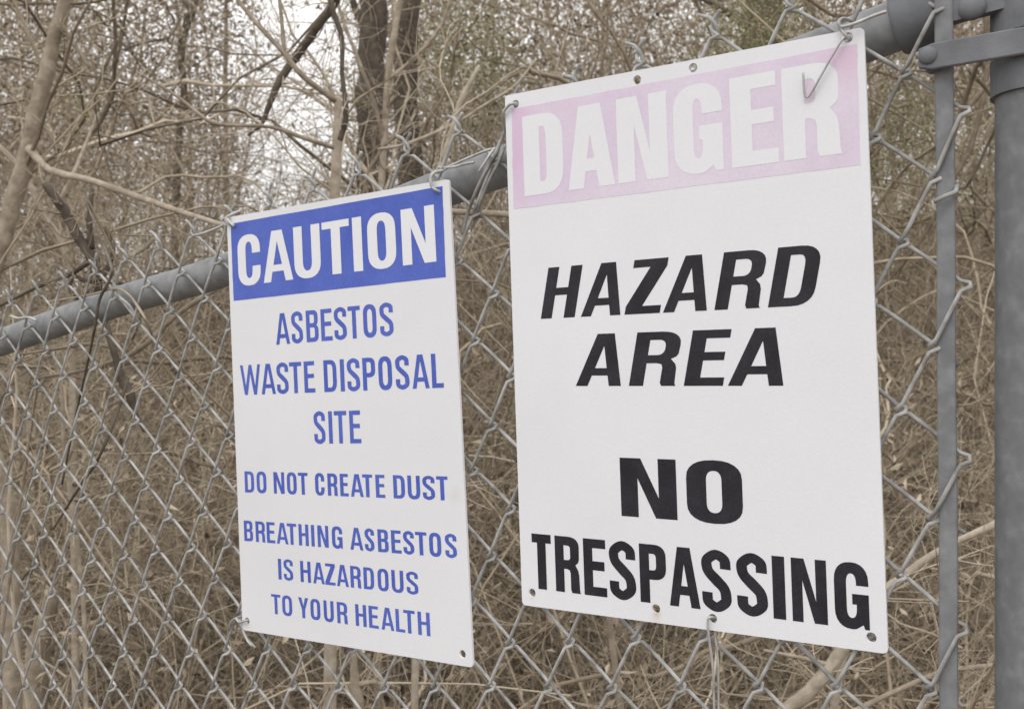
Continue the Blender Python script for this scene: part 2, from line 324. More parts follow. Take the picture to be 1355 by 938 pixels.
wood('dark_vine', 'dark crooked vine hanging over the rail left of the caution sign', 'vine', D_,
     [(60, 243, 1.95, 11), (84, 278, 1.95, 13), (106, 318, 1.95, 14), (124, 345, 1.95, 15), (128, 378, 1.95, 13), (140, 430, 1.95, 10), (152, 470, 1.95, 9), (160, 500, 1.95, 12), (172, 522, 1.95, 13), (178, 545, 1.95, 8), (192, 572, 1.95, 4)],
     [([(122, 250, 1.95, 6), (118, 290, 1.95, 8), (122, 330, 1.95, 9)], D_), ([(125, 340, 1.95, 8), (95, 362, 1.95, 6), (50, 380, 1.95, 4), (0, 405, 1.95, 3)], D_),
      ([(140, 372, 1.94, 6), (170, 380, 2.22, 5), (188, 410, 2.2, 4), (175, 450, 2.2, 3)], D_), ([(128, 378, 1.95, 7), (105, 395, 1.95, 6), (92, 380, 1.95, 5), (100, 360, 1.95, 4)], D_), ([(150, 460, 1.95, 6), (120, 455, 1.95, 5), (70, 462, 1.95, 4), (20, 470, 1.95, 3)], B, .1), ([(100, 365, 1.94, 5), (115, 372, 1.94, 7), (135, 365, 1.94, 8), (150, 330, 1.94, 6), (138, 300, 1.94, 4)], D_)], to_ground=False, tint=.3, twigs=9)
def fd(x, y, q):        # depth of a point q behind the fence plane
    d = ray(x, y); return ((P0+Nf*q)@Nf)/(d@Nf)
def on_rail(name, label, pts, tint, mat, twigs=3):
    wood(name, label, 'vine', mat, [(x, y, fd(x, y, q), wd) for x, y, q, wd in pts], [], to_ground=False, tint=tint, twigs=twigs)
on_rail('climbing_twig', 'thin dark twig crossing in front of the rail at the far left', [(112, 262, .10, 2), (130, 307, .03, 3), (147, 352, -.012, 4), (146, 368, -.014, 4), (132, 396, -.014, 4), (126, 430, -.012, 4), (116, 480, .02, 3), (98, 560, .08, 3), (82, 640, .12, 3)], .8, D_)
on_rail('climbing_twig', 'pale thin twig hooked over the rail near the caution sign edge', [(210, 470, .06, 3), (196, 430, -.012, 3), (182, 405, -.014, 4), (168, 388, -.014, 3), (150, 382, -.012, 3), (120, 390, .0, 3), (60, 400, .08, 2)], .6, B)
on_rail('climbing_twig', 'dark twig threading through the mesh below the rail at left', [(170, 500, .06, 4), (150, 560, .03, 5), (128, 610, .012, 4), (108, 640, .03, 4), (70, 700, .1, 3)], .8, D_)
wood('forked_tree', 'small tree with pale grey trunk and dark forked limbs above the caution sign', 'tree', B,
     [(447, 128, 2.50, 9), (447, 160, 2.50, 11), (446, 190, 2.50, 13), (444, 240, 2.50, 14), (440, 320, 2.50, 15)],
     [([(450, 186, 2.45, 8), (458, 150, 2.45, 8), (453, 100, 2.45, 6), (452, 50, 2.45, 7), (441, 15, 2.45, 8), (430, -30, 2.45, 7)], D_, .45),
      ([(455, -25, 2.45, 11), (440, 8, 2.48, 13), (425, 28, 2.48, 12), (410, 50, 2.50, 12), (390, 78, 2.50, 12), (370, 108, 2.50, 10), (356, 140, 2.50, 8), (346, 165, 2.50, 5), (328, 180, 2.50, 3)], D_, .45),
      ([(441, 196, 2.45, 6), (400, 182, 2.40, 6), (355, 168, 2.40, 5), (290, 165, 2.30, 5), (262, 150, 2.30, 5), (233, 127, 2.30, 4), (180, 95, 2.30, 3)], B, .5),
      ([(444, 134, 2.45, 8), (400, 100, 2.40, 8), (372, 66, 2.40, 7), (335, 26, 2.40, 6), (300, -20, 2.40, 6)], B, .55),
      ([(376, 70, 2.40, 6), (373, 30, 2.40, 5), (368, -15, 2.40, 5)], B, .5)], tint=1.0, twigs=9)
wood('tan_sapling', 'slim tan sapling rising just right of the forked tree above the sign', 'tree', B,
     [(535, -30, 3.6, 8), (528, 10, 3.6, 8), (514, 100, 3.6, 9), (509, 180, 3.6, 9), (505, 250, 3.6, 10), (503, 320, 3.6, 10)],
     [([(443, -10, 3.5, 4), (455, 30, 3.5, 5), (480, 95, 3.5, 5), (496, 140, 3.55, 5), (507, 185, 3.6, 6)], B, .6),
      ([(514, 105, 3.6, 7), (540, 85, 3.6, 6), (565, 60, 3.6, 6), (588, 25, 3.6, 5), (600, -20, 3.6, 4)], B, .6)], tint=.55, twigs=12)
wood('oak_tree', 'left one of two thick dark trunks standing behind the tan sapling', 'tree', D_,
     [(488, -120, 5.6, 37), (494, 0, 5.6, 36), (490, 120, 5.6, 37), (496, 250, 5.6, 38), (498, 400, 5.6, 36)],
     [([(495, 60, 5.6, 14), (470, 10, 5.6, 10), (455, -40, 5.6, 9)], D_)], tint=.25, twigs=30, sides=12)
wood('oak_tree', 'right one of two thick dark trunks, rougher and vine covered, above the rail', 'tree', D_,
     [(545, -120, 6.2, 26), (541, 0, 6.2, 30), (536, 120, 6.2, 32), (545, 250, 6.2, 33), (545, 400, 6.2, 34)], [], tint=.25, twigs=40, sides=12)
wood('dark_tree', 'thin dark trunk seen through twigs in the upper left of the wood', 'tree', D_,
     [(258, -60, 9, 9), (257, 0, 9, 12), (240, 60, 9, 10), (243, 120, 9, 9), (238, 180, 9, 10), (232, 260, 9, 11)],
     [([(252, 15, 9, 8), (225, -30, 9, 6)], D_)], tint=.35, twigs=18)
wood('broken_stem', 'pale broken stem leaning up between the two signs above the rail', 'branch', B,
     [(633, 90, 2.1, 5), (612, 130, 2.1, 9), (602, 160, 2.1, 8), (590, 203, 2.1, 10), (575, 250, 2.1, 9), (560, 340, 2.1, 9)], [], tint=.95, twigs=3)
wood('ivy_tree', 'mossy dark trunk behind the top edge of the danger sign', 'tree', D_,
     [(1016, -120, 6, 46), (1012, 0, 6, 48), (1005, 80, 6, 50), (1000, 250, 6, 52)],
     [([(1000, 40, 6, 12), (950, 10, 6, 9), (900, -20, 6, 7)], D_)], tint=.75, twigs=30, sides=12)
wood('crooked_limb', 'long thin dark limb crossing above the rail between the signs', 'branch', M['bark'],
     [(710, 78, 2.6, 3), (680, 115, 2.6, 4), (640, 140, 2.6, 4), (600, 165, 2.6, 5), (540, 190, 2.6, 5), (500, 198, 2.6, 4)], [], to_ground=False, tint=.9, twigs=5)
wood('pale_limb', 'thick pale dead limb leaning below the danger sign', 'branch', B,
     [(1120, 850, 1.9, 17), (1100, 880, 1.9, 19), (1070, 915, 1.9, 19), (1030, 950, 1.9, 20), (980, 1010, 1.9, 20)],
     [([(1098, 880, 1.9, 8), (1060, 870, 1.9, 6), (1010, 860, 1.9, 4)], B, .8)], tint=.85, twigs=3)
wood('pale_limb', 'pale dead limb passing behind the tension bar toward the post', 'branch', B,
     [(1355, 668, 2.1, 8), (1312, 695, 2.1, 10), (1262, 718, 2.1, 9), (1222, 742, 2.1, 11), (1182, 772, 2.1, 12), (1130, 800, 2.1, 10)], [], tint=.95, twigs=3)
wood('brown_limb', 'thin brown limb low behind the bar at the bottom right corner', 'branch', B,
     [(1400, 862, 2.2, 6), (1330, 878, 2.2, 7), (1250, 888, 2.2, 7), (1190, 912, 2.2, 7), (1120, 945, 2.2, 8)], [], tint=.5, twigs=4)
wood('brown_limb', 'brown limb slanting just under the rail left of the caution sign', 'branch', B,
     [(330, 355, 2.0, 5), (270, 392, 2.0, 7), (230, 420, 2.0, 7), (180, 465, 2.0, 7), (110, 490, 2.0, 5), (50, 500, 2.0, 4)], [], tint=.15, twigs=5)
wood('brown_limb', 'level brown limb just under the rail between the two signs', 'branch', B,
     [(540, 268, 2.0, 7), (600, 280, 2.0, 8), (680, 285, 2.0, 9), (740, 300, 2.0, 8)], [], tint=.4, twigs=5)
wood('grey_stem', 'curved tan stem rising at the bottom edge below the caution sign', 'shrub', B,
     [(466, 830, 2.1, 6), (468, 870, 2.1, 9), (470, 905, 2.1, 14), (476, 940, 2.1, 16), (478, 1000, 2.1, 17)],
     [([(472, 905, 2.1, 9), (500, 903, 2.1, 5), (520, 925, 2.1, 4)], B, .6)], tint=.55, twigs=6)
wood('thin_stem', 'thin pale upright stem crossing the mesh at the left below the rail', 'shrub', B,
     [(70, 460, 2.1, 4), (82, 520, 2.1, 5), (85, 600, 2.1, 5), (100, 700, 2.1, 6), (112, 820, 2.1, 6)], [], tint=.7, twigs=5)
for pth, lb in (([(-20, 560, 2.2, 16), (5, 640, 2.2, 20), (12, 720, 2.2, 22), (15, 850, 2.2, 24)], 'tan trunk partly out of frame at the lower left edge'),
                ([(70, 780, 3.2, 20), (50, 860, 3.2, 30), (45, 950, 3.2, 36)], 'pale rounded stump low in the bottom left corner')):
    wood('stump' if 'stump' in lb else 'trunk', lb, 'tree', B, pth, [], tint=.55, twigs=3)

# ------------------------------------------------------------------ chain link fence
post_q = .031; PR = .0365
def post_s():
    cs, cq = -(P0@A), -(P0@Nf)                             # the camera in (s, q)
    d = ray(1316, 300); ds, dq = d@A, d@Nf; l = math.hypot(ds, dq); ds /= l; dq /= l
    # signed distance of (s, post_q) from the sight line through the left edge
    lo, hi = .3, .8
    for _ in range(60):
        mid = (lo+hi)/2; dist = (mid-cs)*dq-(post_q-cq)*ds
        if dist < PR: lo = mid
        else: hi = mid
    return lo
PS = post_s()
ground_h = lambda s: float(gz(*W(s, 0, 0)[:2]))-CAMZ
fence = thing('chain_link_fence', 'galvanised chain link fence on a slope carrying both warning signs', 'fence', tuple(W(PS, ground_h(PS), post_q)))
o_ = np.array([-.01493, -.16002]); e1 = np.array([-.024915, -.049838]); e2 = np.array([.04807, -.036671])
def node(c, r):
    p = o_+(r-c)/2*e1+(r+c)/2*e2
    s, h = p; s = min(s, .4235) if s < .439 else s+.03
    return np.array([s+.0012*math.sin(c*1.7+r*.9)+.0010*math.sin(r*2.3+c), h+.0012*math.sin(c*.8-r*1.3+2)])
SMAX = .4365; ZA = .0056; WR = .00182
upv = -(e1+e2)/np.linalg.norm(e1+e2); sidev = (e2-e1)/np.linalg.norm(e2-e1)
nw = 0
for c in range(-36, 17):
    left_start = (c % 2 != 0)
    r = -9; at_left = left_start; pts = []
    p = node(c if at_left else c+1, r); sg = -1 if at_left else 1
    # twisted and cut selvage above the top node
    hgt = .018+.008*((c*7) % 5)/5
    for k, tt in enumerate(np.linspace(1, .15, 7)):
        ang = tt*5.0+(0 if at_left else math.pi); off = .0024*math.sin(ang)*sidev
        q = p+upv*hgt*tt+off; fl = sidev*sg*.008*max(0, (tt-.75)/.25)
        pts.append([*(q+fl), .0024*math.cos(ang)])
    while r < 34:
        cc = c if at_left else c+1; p = node(cc, r); out = sidev*(-.0030 if at_left else .0030)
        nc = c+1 if at_left else c; pn = node(nc, r+1)
        zf = ZA if at_left else -ZA                        # down-right runs behind, down-left in front
        d = (pn-p); dl = np.linalg.norm(d); dn = d/dl
        if r > -9: pts.append([*(p+out+upv*.0014), -zf*.5])
        pts.append([*(p+out*1.1-upv*.0026), zf*.45])
        smx = SMAX if max(p[0], pn[0]) < SMAX+.003 else .4225
        for f_ in (.10, .3, .5, .7, .90):
            bow = upv*.0004*math.sin(math.pi*f_)
            q = p+d*f_+bow; pts.append([q[0] if q[0] < smx else 9., q[1], zf*(1 if f_ not in (.10, .90) else .9)])
        at_left = not at_left; r += 1
    pts = np.array(pts)
    ok = pts[:, 0] < SMAX+.004*math.sin(c*3.1)
    gnd = np.array([ground_h(min(s, .5)) for s in pts[:, 0]])+.03; ok &= pts[:, 1] > gnd
    # split where the bar's cut line interrupts the wire
    i = 0
    while i < len(pts):
        if not ok[i]: i += 1; continue
        j = i
        while j < len(pts) and ok[j]: j += 1
        seg = pts[i:j]; i = j
        if len(seg) < 4 or seg[:, 0].min() > .392: continue
        m = MB(); tubes(m, np.array([W(*q) for q in seg]), WR, 6, .35+.3*rng.random(), cap=True); m.build('wire', M['wire'], fence); nw += 1
# top rail
RQ = ZA+WR+.0215+.0008; RR = .0215
rail = [on_fence(x, y, RQ) for x, y in ((-230, 522), (-110, 490), (0, 453.5), (85, 424), (170, 395), (235, 377), (300, 356.5), (470, 295), (640, 230), (900, 140), (1160, 44), (1215, 22))]
s_pts = spline(rail, 8); m = MB(); tubes(m, np.array([W(*q) for q in s_pts]), RR, 24, .72, cap=True); m.build('top_rail', M['pipe'], fence)
# rail end cup
rd = nrm(np.array(rail[-1])-np.array(rail[-3])); c0 = on_fence(1188, 33, RQ)
cup = [c0-rd*.001, c0, c0+rd*.003, c0+rd*.030, c0+rd*.036, c0+rd*.040]; cr = [.0222, .0255, .0268, .0268, .024, .016]
m = MB(); tubes(m, np.array([W(*q) for q in cup]), np.array([cr]), 24, .55, cap=True); cupo = m.build('rail_end_cup', M['fitting'], fence)
m = MB(); tng = [c0+rd*.030-np.array([0, .008, .010]), c0+rd*.06-np.array([0, .008, .014]), np.array([PS-.02, (c0+rd*.08)[1]-.006, RQ-.014])]; tubes(m, np.array([W(*q) for q in tng]), .0135, 12, .1, cap=True); m.build('rail_tongue', M['fitting'], cupo)  # tongue tinted dark: the shade under the rail end is put into its colour
# tension bar
b0, b1 = on_fence(1238, 100), on_fence(1244, 938); bs = lambda h: b0[0]+(b1[0]-b0[0])*(b0[1]-h)/(b0[1]-b1[1])
m = MB(); hb = ground_h(.4)+.12; ht = .36; NB = 24; ring = []
for k in range(NB+1):
    h = hb+(ht-hb)*k/NB; s = bs(h); wv = .0004*math.sin(k*1.9)
    for s_, q_ in ((0, -.0018), (.0012, -.0027), (.0126, -.0027), (.0138, -.0018), (.0138, .0018), (.0126, .0027), (.0012, .0027), (0, .0018)): ring.append(W(s+s_+wv, h, q_))
Q = [[8*k+i, 8*k+(i+1) % 8, 8*(k+1)+(i+1) % 8, 8*(k+1)+i] for k in range(NB) for i in range(8)]
m.add(ring, None, Q); m.build('tension_bar', M['pipe'], fence, smooth=False)
# end post
m = MB(); hp = np.linspace(ground_h(PS)-.3, .62, 24); tubes(m, np.array([W(PS, h, post_q) for h in hp]), PR, 40, .42, cap=True); m.build('end_post', M['pipe'], fence)
def collar(name, h0, h1, rad, tint, par=fence):
    m = MB(); hh = [h0, h0, h1, h1]; rr = [PR-.0005, rad, rad, PR-.0005]; n = 48; V = []
    for h, r_ in zip(hh, rr):
        for k in range(n): a = 2*math.pi*k/n; V.append(W(PS+r_*math.cos(a), h, post_q+r_*math.sin(a)))
    m.add(V, None, [[n*i+k, n*i+(k+1) % n, n*(i+1)+(k+1) % n, n*(i+1)+k] for i in range(3) for k in range(n)], tint); return m.build(name, M['fitting'], par, smooth=False)
hA = on_fence(1312, 124, 0)[1]; hB = on_fence(1316, 82, 0)[1]
collar('brace_band', hA, hB+.004, PR+.0035, .75)
collar('brace_band', hB+.022, hB+.075, PR+.0035, .4)
# strap of the tension band: from the bolt across the bar and round the post
def strap(name, px, tint, hgt=.0205, q=-.0112):
    (x0, y0), (x1, y1) = px; p0 = on_fence(x0, y0, q); p1 = on_fence(x1, y1, q)
    path = [(p0[0], p0[1], q), (p0[0]+.01, p0[1]+(p1[1]-p0[1])*.12, q)]
    rs = PR+.0065; a0 = math.pi*1.08
    for k in range(5): t = (k+1)/6; path.append((p0[0]+.01+(PS-.004-p0[0]-.01)*t, p0[1]+(p1[1]-p0[1])*(.12+.88*t), q+(post_q-rs-q)*t))
    for k in range(14): a = math.pi*1.5+k*.17; path.append((PS+rs*math.cos(a), p1[1], post_q+rs*math.sin(a)))
    V = []
    for i, (s, h, q_) in enumerate(path):
        a = path[max(i-1, 0)]; b = path[min(i+1, len(path)-1)]; t = nrm(np.array([b[0]-a[0], b[2]-a[2]])); nx, nq = t[1], -t[0]
        hh = hgt/2*(.75 if i == 0 else 1)
        for dh, th in ((-hh, 0), (-hh, 1), (-hh+.001, 1.3), (hh-.001, 1.3), (hh, 1), (hh, 0)): V.append(W(s+nx*.0028*th*-1*-1, h+dh, q_+nq*.0028*th))
    n = len(path); Q = [[6*i+k, 6*i+(k+1) % 6, 6*(i+1)+(k+1) % 6, 6*(i+1)+k] for i in range(n-1) for k in range(6)]+[[0, 1, 2, 5], [2, 3, 4, 5]]
    m = MB(); m.add(V, None, Q, tint); return m.build(name, M['fitting'], fence, smooth=False), p0
def dome(name, s, h, q, r, par, tint=.55, hexn=False):
    m = MB(); V = []; n = 20; prof = [(1.0, 0), (1.0, .12), (.93, .34), (.75, .52), (.45, .66), (.15, .70)]
    for rr, zz in prof:
        for k in range(n): a = 2*math.pi*k/n; V.append(W(s+r*rr*math.cos(a), h+r*rr*math.sin(a), q-r*zz))
    V.append(W(s, h, q-r*.71)); L = len(V)-1
    m.add(V, [[(len(prof)-1)*n+k, (len(prof)-1)*n+(k+1) % n, L] for k in range(n)], [[n*i+k, n*i+(k+1) % n, n*(i+1)+(k+1) % n, n*(i+1)+k] for i in range(len(prof)-1) for k in range(n)], tint)
    return m.build(name, M['fitting'], par)
st, p0 = strap('tension_band', ((1217, 79), (1318, 61)), .5)
bp = on_fence(1228, 74, -.0145); dome('bolt', bp[0], bp[1], -.0140, .0072, st)
m = MB(); tubes(m, np.array([W(bp[0], bp[1], q) for q in (-.010, .012)]), .0042, 10, .1, cap=True)
tubes(m, np.array([W(bp[0]+.001, bp[1]-.003, q) for q in (-.004, .004)]), .0085, 6, .1, cap=True); m.build('nut', M['fitting'], st, smooth=False)
# upper flange plate and bolt
fl = MB(); f0 = on_fence(1262, 22, -.004); f1 = on_fence(1316, 6, -.004)
box(fl, W(f0[0]-.003, f0[1]-.003, -.001), A*(f1[0]-f0[0]+.012)+np.array([0, 0, f1[1]-f0[1]]), Nf*.010, np.array([0, 0, .045])); pl = fl.build('rail_end_plate', M['fitting'], cupo, smooth=False)
bq = on_fence(1286, 9, -.004); dome('bolt', bq[0], bq[1], -.0015, .0105, cupo)
# ties holding the fabric to bar and rail
def wire(name, pxpts, r, mat, par, n=6, tint=.6):
    m = MB(); tubes(m, spline([FP(*p) for p in pxpts], n), r, 7, tint, cap=True); return m.build(name, mat, par)
wire('tie_wire', [(1236, 267, -.009), (1250, 260, -.010), (1264, 254, -.009), (1266, 246, .002)], .0019, M['wire'], fence, 3)
wire('tie_wire', [(1256, 472, .004), (1262, 478, .004), (1267, 484, .006)], .0026, M['fitting'], fence, 3, 0)
wire('tie_wire', [(586, 226, -.004), (600, 218, -.009), (625, 207, -.009), (645, 199, -.006), (656, 197, .002)], .0015, M['tie'], fence)
wire('tie_wire', [(580, 222, -.002), (600, 221, -.009), (615, 217, -.009), (627, 215, -.010)], .0015, M['tie'], fence)
wire('tie_wire', [(634, 227, -.010), (640, 218, -.010), (648, 205, -.008), (655, 196, .0)], .0015, M['tie'], fence)
wire('tie_wire', [(662, 186, .002), (655, 205, -.006), (640, 232, -.008), (628, 258, -.006), (618, 285, .003), (612, 310, .006)], .0019, M['wire'], fence, tint=.1)
wire('tie_wire', [(668, 192, -.002), (660, 214, -.009), (645, 245, -.009), (632, 278, -.003), (626, 300, .003)], .0019, M['wire'], fence, tint=.1)
wire('tie_wire', [(14, 418, -.010), (24, 421, -.011), (38, 420, -.010), (48, 424, -.004)], .0019, M['tie'], fence)
wire('tie_wire', [(143, 366, 0), (150, 375, -.009), (158, 392, -.009), (172, 405, -.009), (182, 425, 0)], .0019, M['wire'], fence)
wire('tie_wire', [(255, 312, -.006), (268, 309, -.008), (284, 303, -.006), (300, 296, -.004)], .0016, M['tie'], fence)

# ------------------------------------------------------------------ the signs
def homog(src, dst):
    L = []
    for (x, y), (u, v) in zip(src, dst):
        L += [[x, y, 1, 0, 0, 0, -u*x, -u*y, -u], [0, 0, 0, x, y, 1, -v*x, -v*y, -v]]
    return np.linalg.svd(np.array(L))[2][-1].reshape(3, 3)
SW, SH = .3556, .508
class Sign:
    def __init__(s, name, label, px, X):
        s.H = homog([(0, 0), (SW, 0), (SW, -SH), (0, -SH)], px); s.Hi = np.linalg.inv(s.H)
        X = np.array(X); X = np.stack([X[:, 0], X[:, 2], X[:, 1]], 1)      # x, depth, up -> x, y, z
        s.c = X.mean(0)+np.array([0, 0, CAMZ]); u, sv, vt = np.linalg.svd(X-X.mean(0)); n = vt[2]; s.n = n if n[1] < 0 else -n   # towards the camera
        s.root = thing(name, label, 'sign', tuple(s.pt(SW/2, -SH)))
    def uv(s, x, y): q = s.Hi@np.array([x, y, 1]); return q[:2]/q[2]
    def pt(s, u, v, off=0.):
        q = s.H@np.array([u, v, 1]); d = ray(q[0]/q[2], q[1]/q[2]); o = np.array([0, 0, CAMZ])
        return o+d*(((s.c-o)@s.n)/(d@s.n))+s.n*off
    def sheet(s, name, conts_list, off, mat, thick=0, parent=None, label=None):
        """flat shapes: each entry is [outer, hole, hole...] in sign coordinates"""
        m = MB()
        for conts in conts_list:
            flat = [p for c in conts for p in c]
            tr = np.array(tessellate_polygon([[Vector((x, y, 0)) for x, y in c] for c in conts]))
            V = np.array([s.pt(x, y, off) for x, y in flat])
            f = tr.copy()
            for k in range(len(f)):
                a, b, c_ = V[f[k]]
                if np.cross(b-a, c_-a)@s.n < 0: f[k] = f[k][::-1]
            m.add(V, f, None)
            if thick:
                V2 = V-s.n*thick; m.add(V2, f[:, ::-1], None)
                i = 0
                for c in conts:
                    n = len(c); k = np.arange(n); a = V[i:i+n]; b = V2[i:i+n]
                    m.add(np.vstack([a, b]), None, np.stack([k, (k+1) % n, n+(k+1) % n, n+k], 1)); i += n
        o = m.build(name, mat, parent or s.root, smooth=False)
        if label: o['label'] = label
        return o
def arc(cx, cy, rx, ry, a0, a1, n=7, e=2.35):
    out = []
    for k in range(n):
        a = math.radians(a0+(a1-a0)*k/(n-1)); c, s_ = math.cos(a), math.sin(a)
        out.append((cx+rx*math.copysign(abs(c)**(2/e), c), cy+ry*math.copysign(abs(s_)**(2/e), s_)))
    return out
def glyph(ch, w, H, t, h):
    """contours of a condensed gothic capital, w wide, H high, stems t, arms h"""
    ro = w*.5; ry = min(w*.62, H*.3); ri = max(w/2-t, w*.08); riy = max(ry-h*.9, H*.05); o = .012*H
    TR = lambda x1=w, y1=H+o, rx=ro, r2=ry, rev=0: (arc(x1-rx, y1-r2, rx, r2, 90, 0) if rev else arc(x1-rx, y1-r2, rx, r2, 0, 90))
    TL = lambda x0=0, y1=H+o, rx=ro, r2=ry, rev=0: (arc(x0+rx, y1-r2, rx, r2, 180, 90) if rev else arc(x0+rx, y1-r2, rx, r2, 90, 180))
    BL = lambda x0=0, y0=-o, rx=ro, r2=ry, rev=0: (arc(x0+rx, y0+r2, rx, r2, 270, 180) if rev else arc(x0+rx, y0+r2, rx, r2, 180, 270))
    BR = lambda x1=w, y0=-o, rx=ro, r2=ry, rev=0: (arc(x1-rx, y0+r2, rx, r2, 360, 270) if rev else arc(x1-rx, y0+r2, rx, r2, 270, 360))
    if ch == 'I': return [[(0, 0), (w, 0), (w, H), (0, H)]]
    if ch == 'L': return [[(0, 0), (w, 0), (w, h), (t, h), (t, H), (0, H)]]
    if ch == 'T': return [[(w/2-t/2, 0), (w/2+t/2, 0), (w/2+t/2, H-h), (w, H-h), (w, H), (0, H), (0, H-h), (w/2-t/2, H-h)]]
    if ch == 'E': y = .53*H; return [[(0, 0), (w, 0), (w, h), (t, h), (t, y-h/2), (w*.92, y-h/2), (w*.92, y+h/2), (t, y+h/2), (t, H-h), (w*.98, H-h), (w*.98, H), (0, H)]]
    if ch == 'H': y = .52*H; return [[(0, 0), (t, 0), (t, y-h/2), (w-t, y-h/2), (w-t, 0), (w, 0), (w, H), (w-t, H), (w-t, y+h/2), (t, y+h/2), (t, H), (0, H)]]
    if ch == 'N': t_ = t*.94; return [[(0, 0), (t_, 0), (t_, .66*H), (w-1.12*t, 0), (w, 0), (w, H), (w-t_, H), (w-t_, .34*H), (1.12*t, H), (0, H)]]
    if ch == 'Z': return [[(0, 0), (w, 0), (w, h), (1.35*t, h), (w, H-h), (w, H), (.04*w, H), (.04*w, H-h), (w-1.35*t, H-h), (0, h)]]
    if ch == 'Y': return [[(w/2-t/2, 0), (w/2+t/2, 0), (w/2+t/2, .40*H), (w, H), (w-t*1.05, H), (w/2, .60*H), (t*1.05, H), (0, H), (w/2-t/2, .40*H)]]
    if ch == 'W': a, b = .27*w, .73*w; u = t*.82; return [[(0, H), (a-u*.5, 0), (a+u*.55, 0), (w/2, .70*H), (b-u*.55, 0), (b+u*.5, 0), (w, H), (w-u, H), (b, .30*H), (w/2+u*.5, H), (w/2-u*.5, H), (a, .30*H), (u, H)]]
    if ch == 'O': return [TR()+TL()+BL()+BR(), TR(w-t, H-h, ri, riy)+TL(t, H-h, ri, riy)+BL(t, h, ri, riy)+BR(w-t, h, ri, riy)]
    if ch == 'D': r = w*.48; return [[(0, 0)]+BR(w, 0, r, ry)+TR(w, H, r, ry)+[(0, H)], [(t, h)]+BR(w-t, h, ri*.9, riy)+TR(w-t, H-h, ri*.9, riy)+[(t, H-h)]]
    if ch == 'U': return [[(0, H)]+BL()+BR()+[(w, H), (w-t, H)]+BR(w-t, h, ri, riy, 1)+BL(t, h, ri, riy, 1)+[(t, H)]]
    if ch == 'C': return [[(w, .63*H)]+TR()+TL()+BL()+BR()+[(w, .37*H), (w-t, .37*H)]+BR(w-t, h, ri, riy, 1)+BL(t, h, ri, riy, 1)+TL(t, H-h, ri, riy, 1)+TR(w-t, H-h, ri, riy, 1)+[(w-t, .63*H)]]
    if ch == 'G': return [[(w, .66*H)]+TR()+TL()+BL()+[(w*.62, -o*.3), (w-t*.5, h*.42), (w-t*.38, 0), (w, 0), (w, .53*H), (w*.52, .53*H), (w*.52, .53*H-h), (w-t, .53*H-h)]+BR(w-t, h, ri, riy, 1)+BL(t, h, ri, riy, 1)+TL(t, H-h, ri, riy, 1)+TR(w-t, H-h, ri, riy, 1)+[(w-t, .66*H)]]
    if ch == 'P': yb = .40*H; r = w*.45; rb = min(r*.9, (H-yb)*.45); q = max(rb-h*.8, H*.03); return [[(0, 0), (t, 0), (t, yb)]+BR(w, yb, r, rb)+TR(w, H, r, rb)+[(0, H)], [(t, yb+h)]+BR(w-t, yb+h, ri*.9, q)+TR(w-t, H-h, ri*.9, q)+[(t, H-h)]]
    if ch == 'R':
        yb = .42*H; r = w*.45; rb = min(r*.8, (H-yb)*.42); q = max(rb-h*.8, H*.03)
        return [[(0, 0), (t, 0), (t, yb), (w-t-.14*w, yb), (w-t-.03*w, yb-.02*H), (w-t, yb-.08*H), (w-t, .06*H), (w-t+.04*w, 0), (w*1.03, 0), (w*1.0, .05*H), (w*.985, yb-.10*H), (w*.95, yb-.015*H), (w*.84, yb+h*.5), (w*.95, yb+h*.5+.045*H), (w*.99, yb+h*.5+.10*H)]+TR(w, H, r, rb)+[(0, H)],
                [(t, yb+h)]+BR(w-t, yb+h, ri*.9, q)+TR(w-t, H-h, ri*.9, q)+[(t, H-h)]]
    if ch == 'B':
        ym = .525*H; r = w*.42; rb = min(r*.8, H*.18); q = max(rb-h*.8, H*.025); w2 = w*.97
        return [[(0, 0)]+BR(w, 0, r, rb)+[(w, ym-.14*H), (w*.97, ym-.06*H), (w*.84, ym), (w2*.95, ym+.05*H), (w2, ym+.12*H)]+TR(w2, H, r, rb)+[(0, H)],
                [(t, h)]+BR(w-t, h, ri*.8, q)+TR(w-t, ym-h/2, ri*.8, q)+[(t, ym-h/2)], [(t, ym+h/2)]+BR(w2-t, ym+h/2, ri*.8, q)+TR(w2-t, H-h, ri*.8, q)+[(t, H-h)]]
    if ch == 'A':
        ta = t*1.25; k = (w/2-ta/2)/H; inn = lambda y: t*.88+k*y; ya = .20*H; yb_ = ya+h*.95; yap = min((w/2-t*.88)/k, H-.10*H)
        return [[(0, 0), (t*.88, 0), (inn(ya), ya), (w-inn(ya), ya), (w-t*.88, 0), (w, 0), (w/2+ta/2, H), (w/2-ta/2, H)],
                [(inn(yb_), yb_), (w-inn(yb_), yb_), (w/2+.004*w, yap), (w/2-.004*w, yap)]]
    if ch == 'S':
        c = spline([(w-t/2, .70*H), (w-t/2, .775*H), (w-t*.62, H-h*.85), (w/2, H-h/2+o), (t*.62, H-h*.95), (t/2, .755*H), (t*.70, .64*H), (w*.5, .515*H), (w-t*.68, .385*H), (w-t/2, .25*H), (w-t*.62, h*.95), (w/2, h/2-o), (t*.62, h*.85), (t/2, .225*H), (t/2, .305*H)], 4)
        d = np.gradient(c, axis=0); n = nrm(np.stack([-d[:, 1], d[:, 0]], 1)); th = np.sqrt((n[:, 0]*t)**2+(n[:, 1]*h)**2)/2
        mid = np.exp(-((c[:, 1]/H-.515)/.10)**2); th = th*(1+.10*mid)
        L_ = c+n*th[:, None]; R_ = c-n*th[:, None]; return [[tuple(p) for p in L_]+[tuple(p) for p in R_[::-1]]]
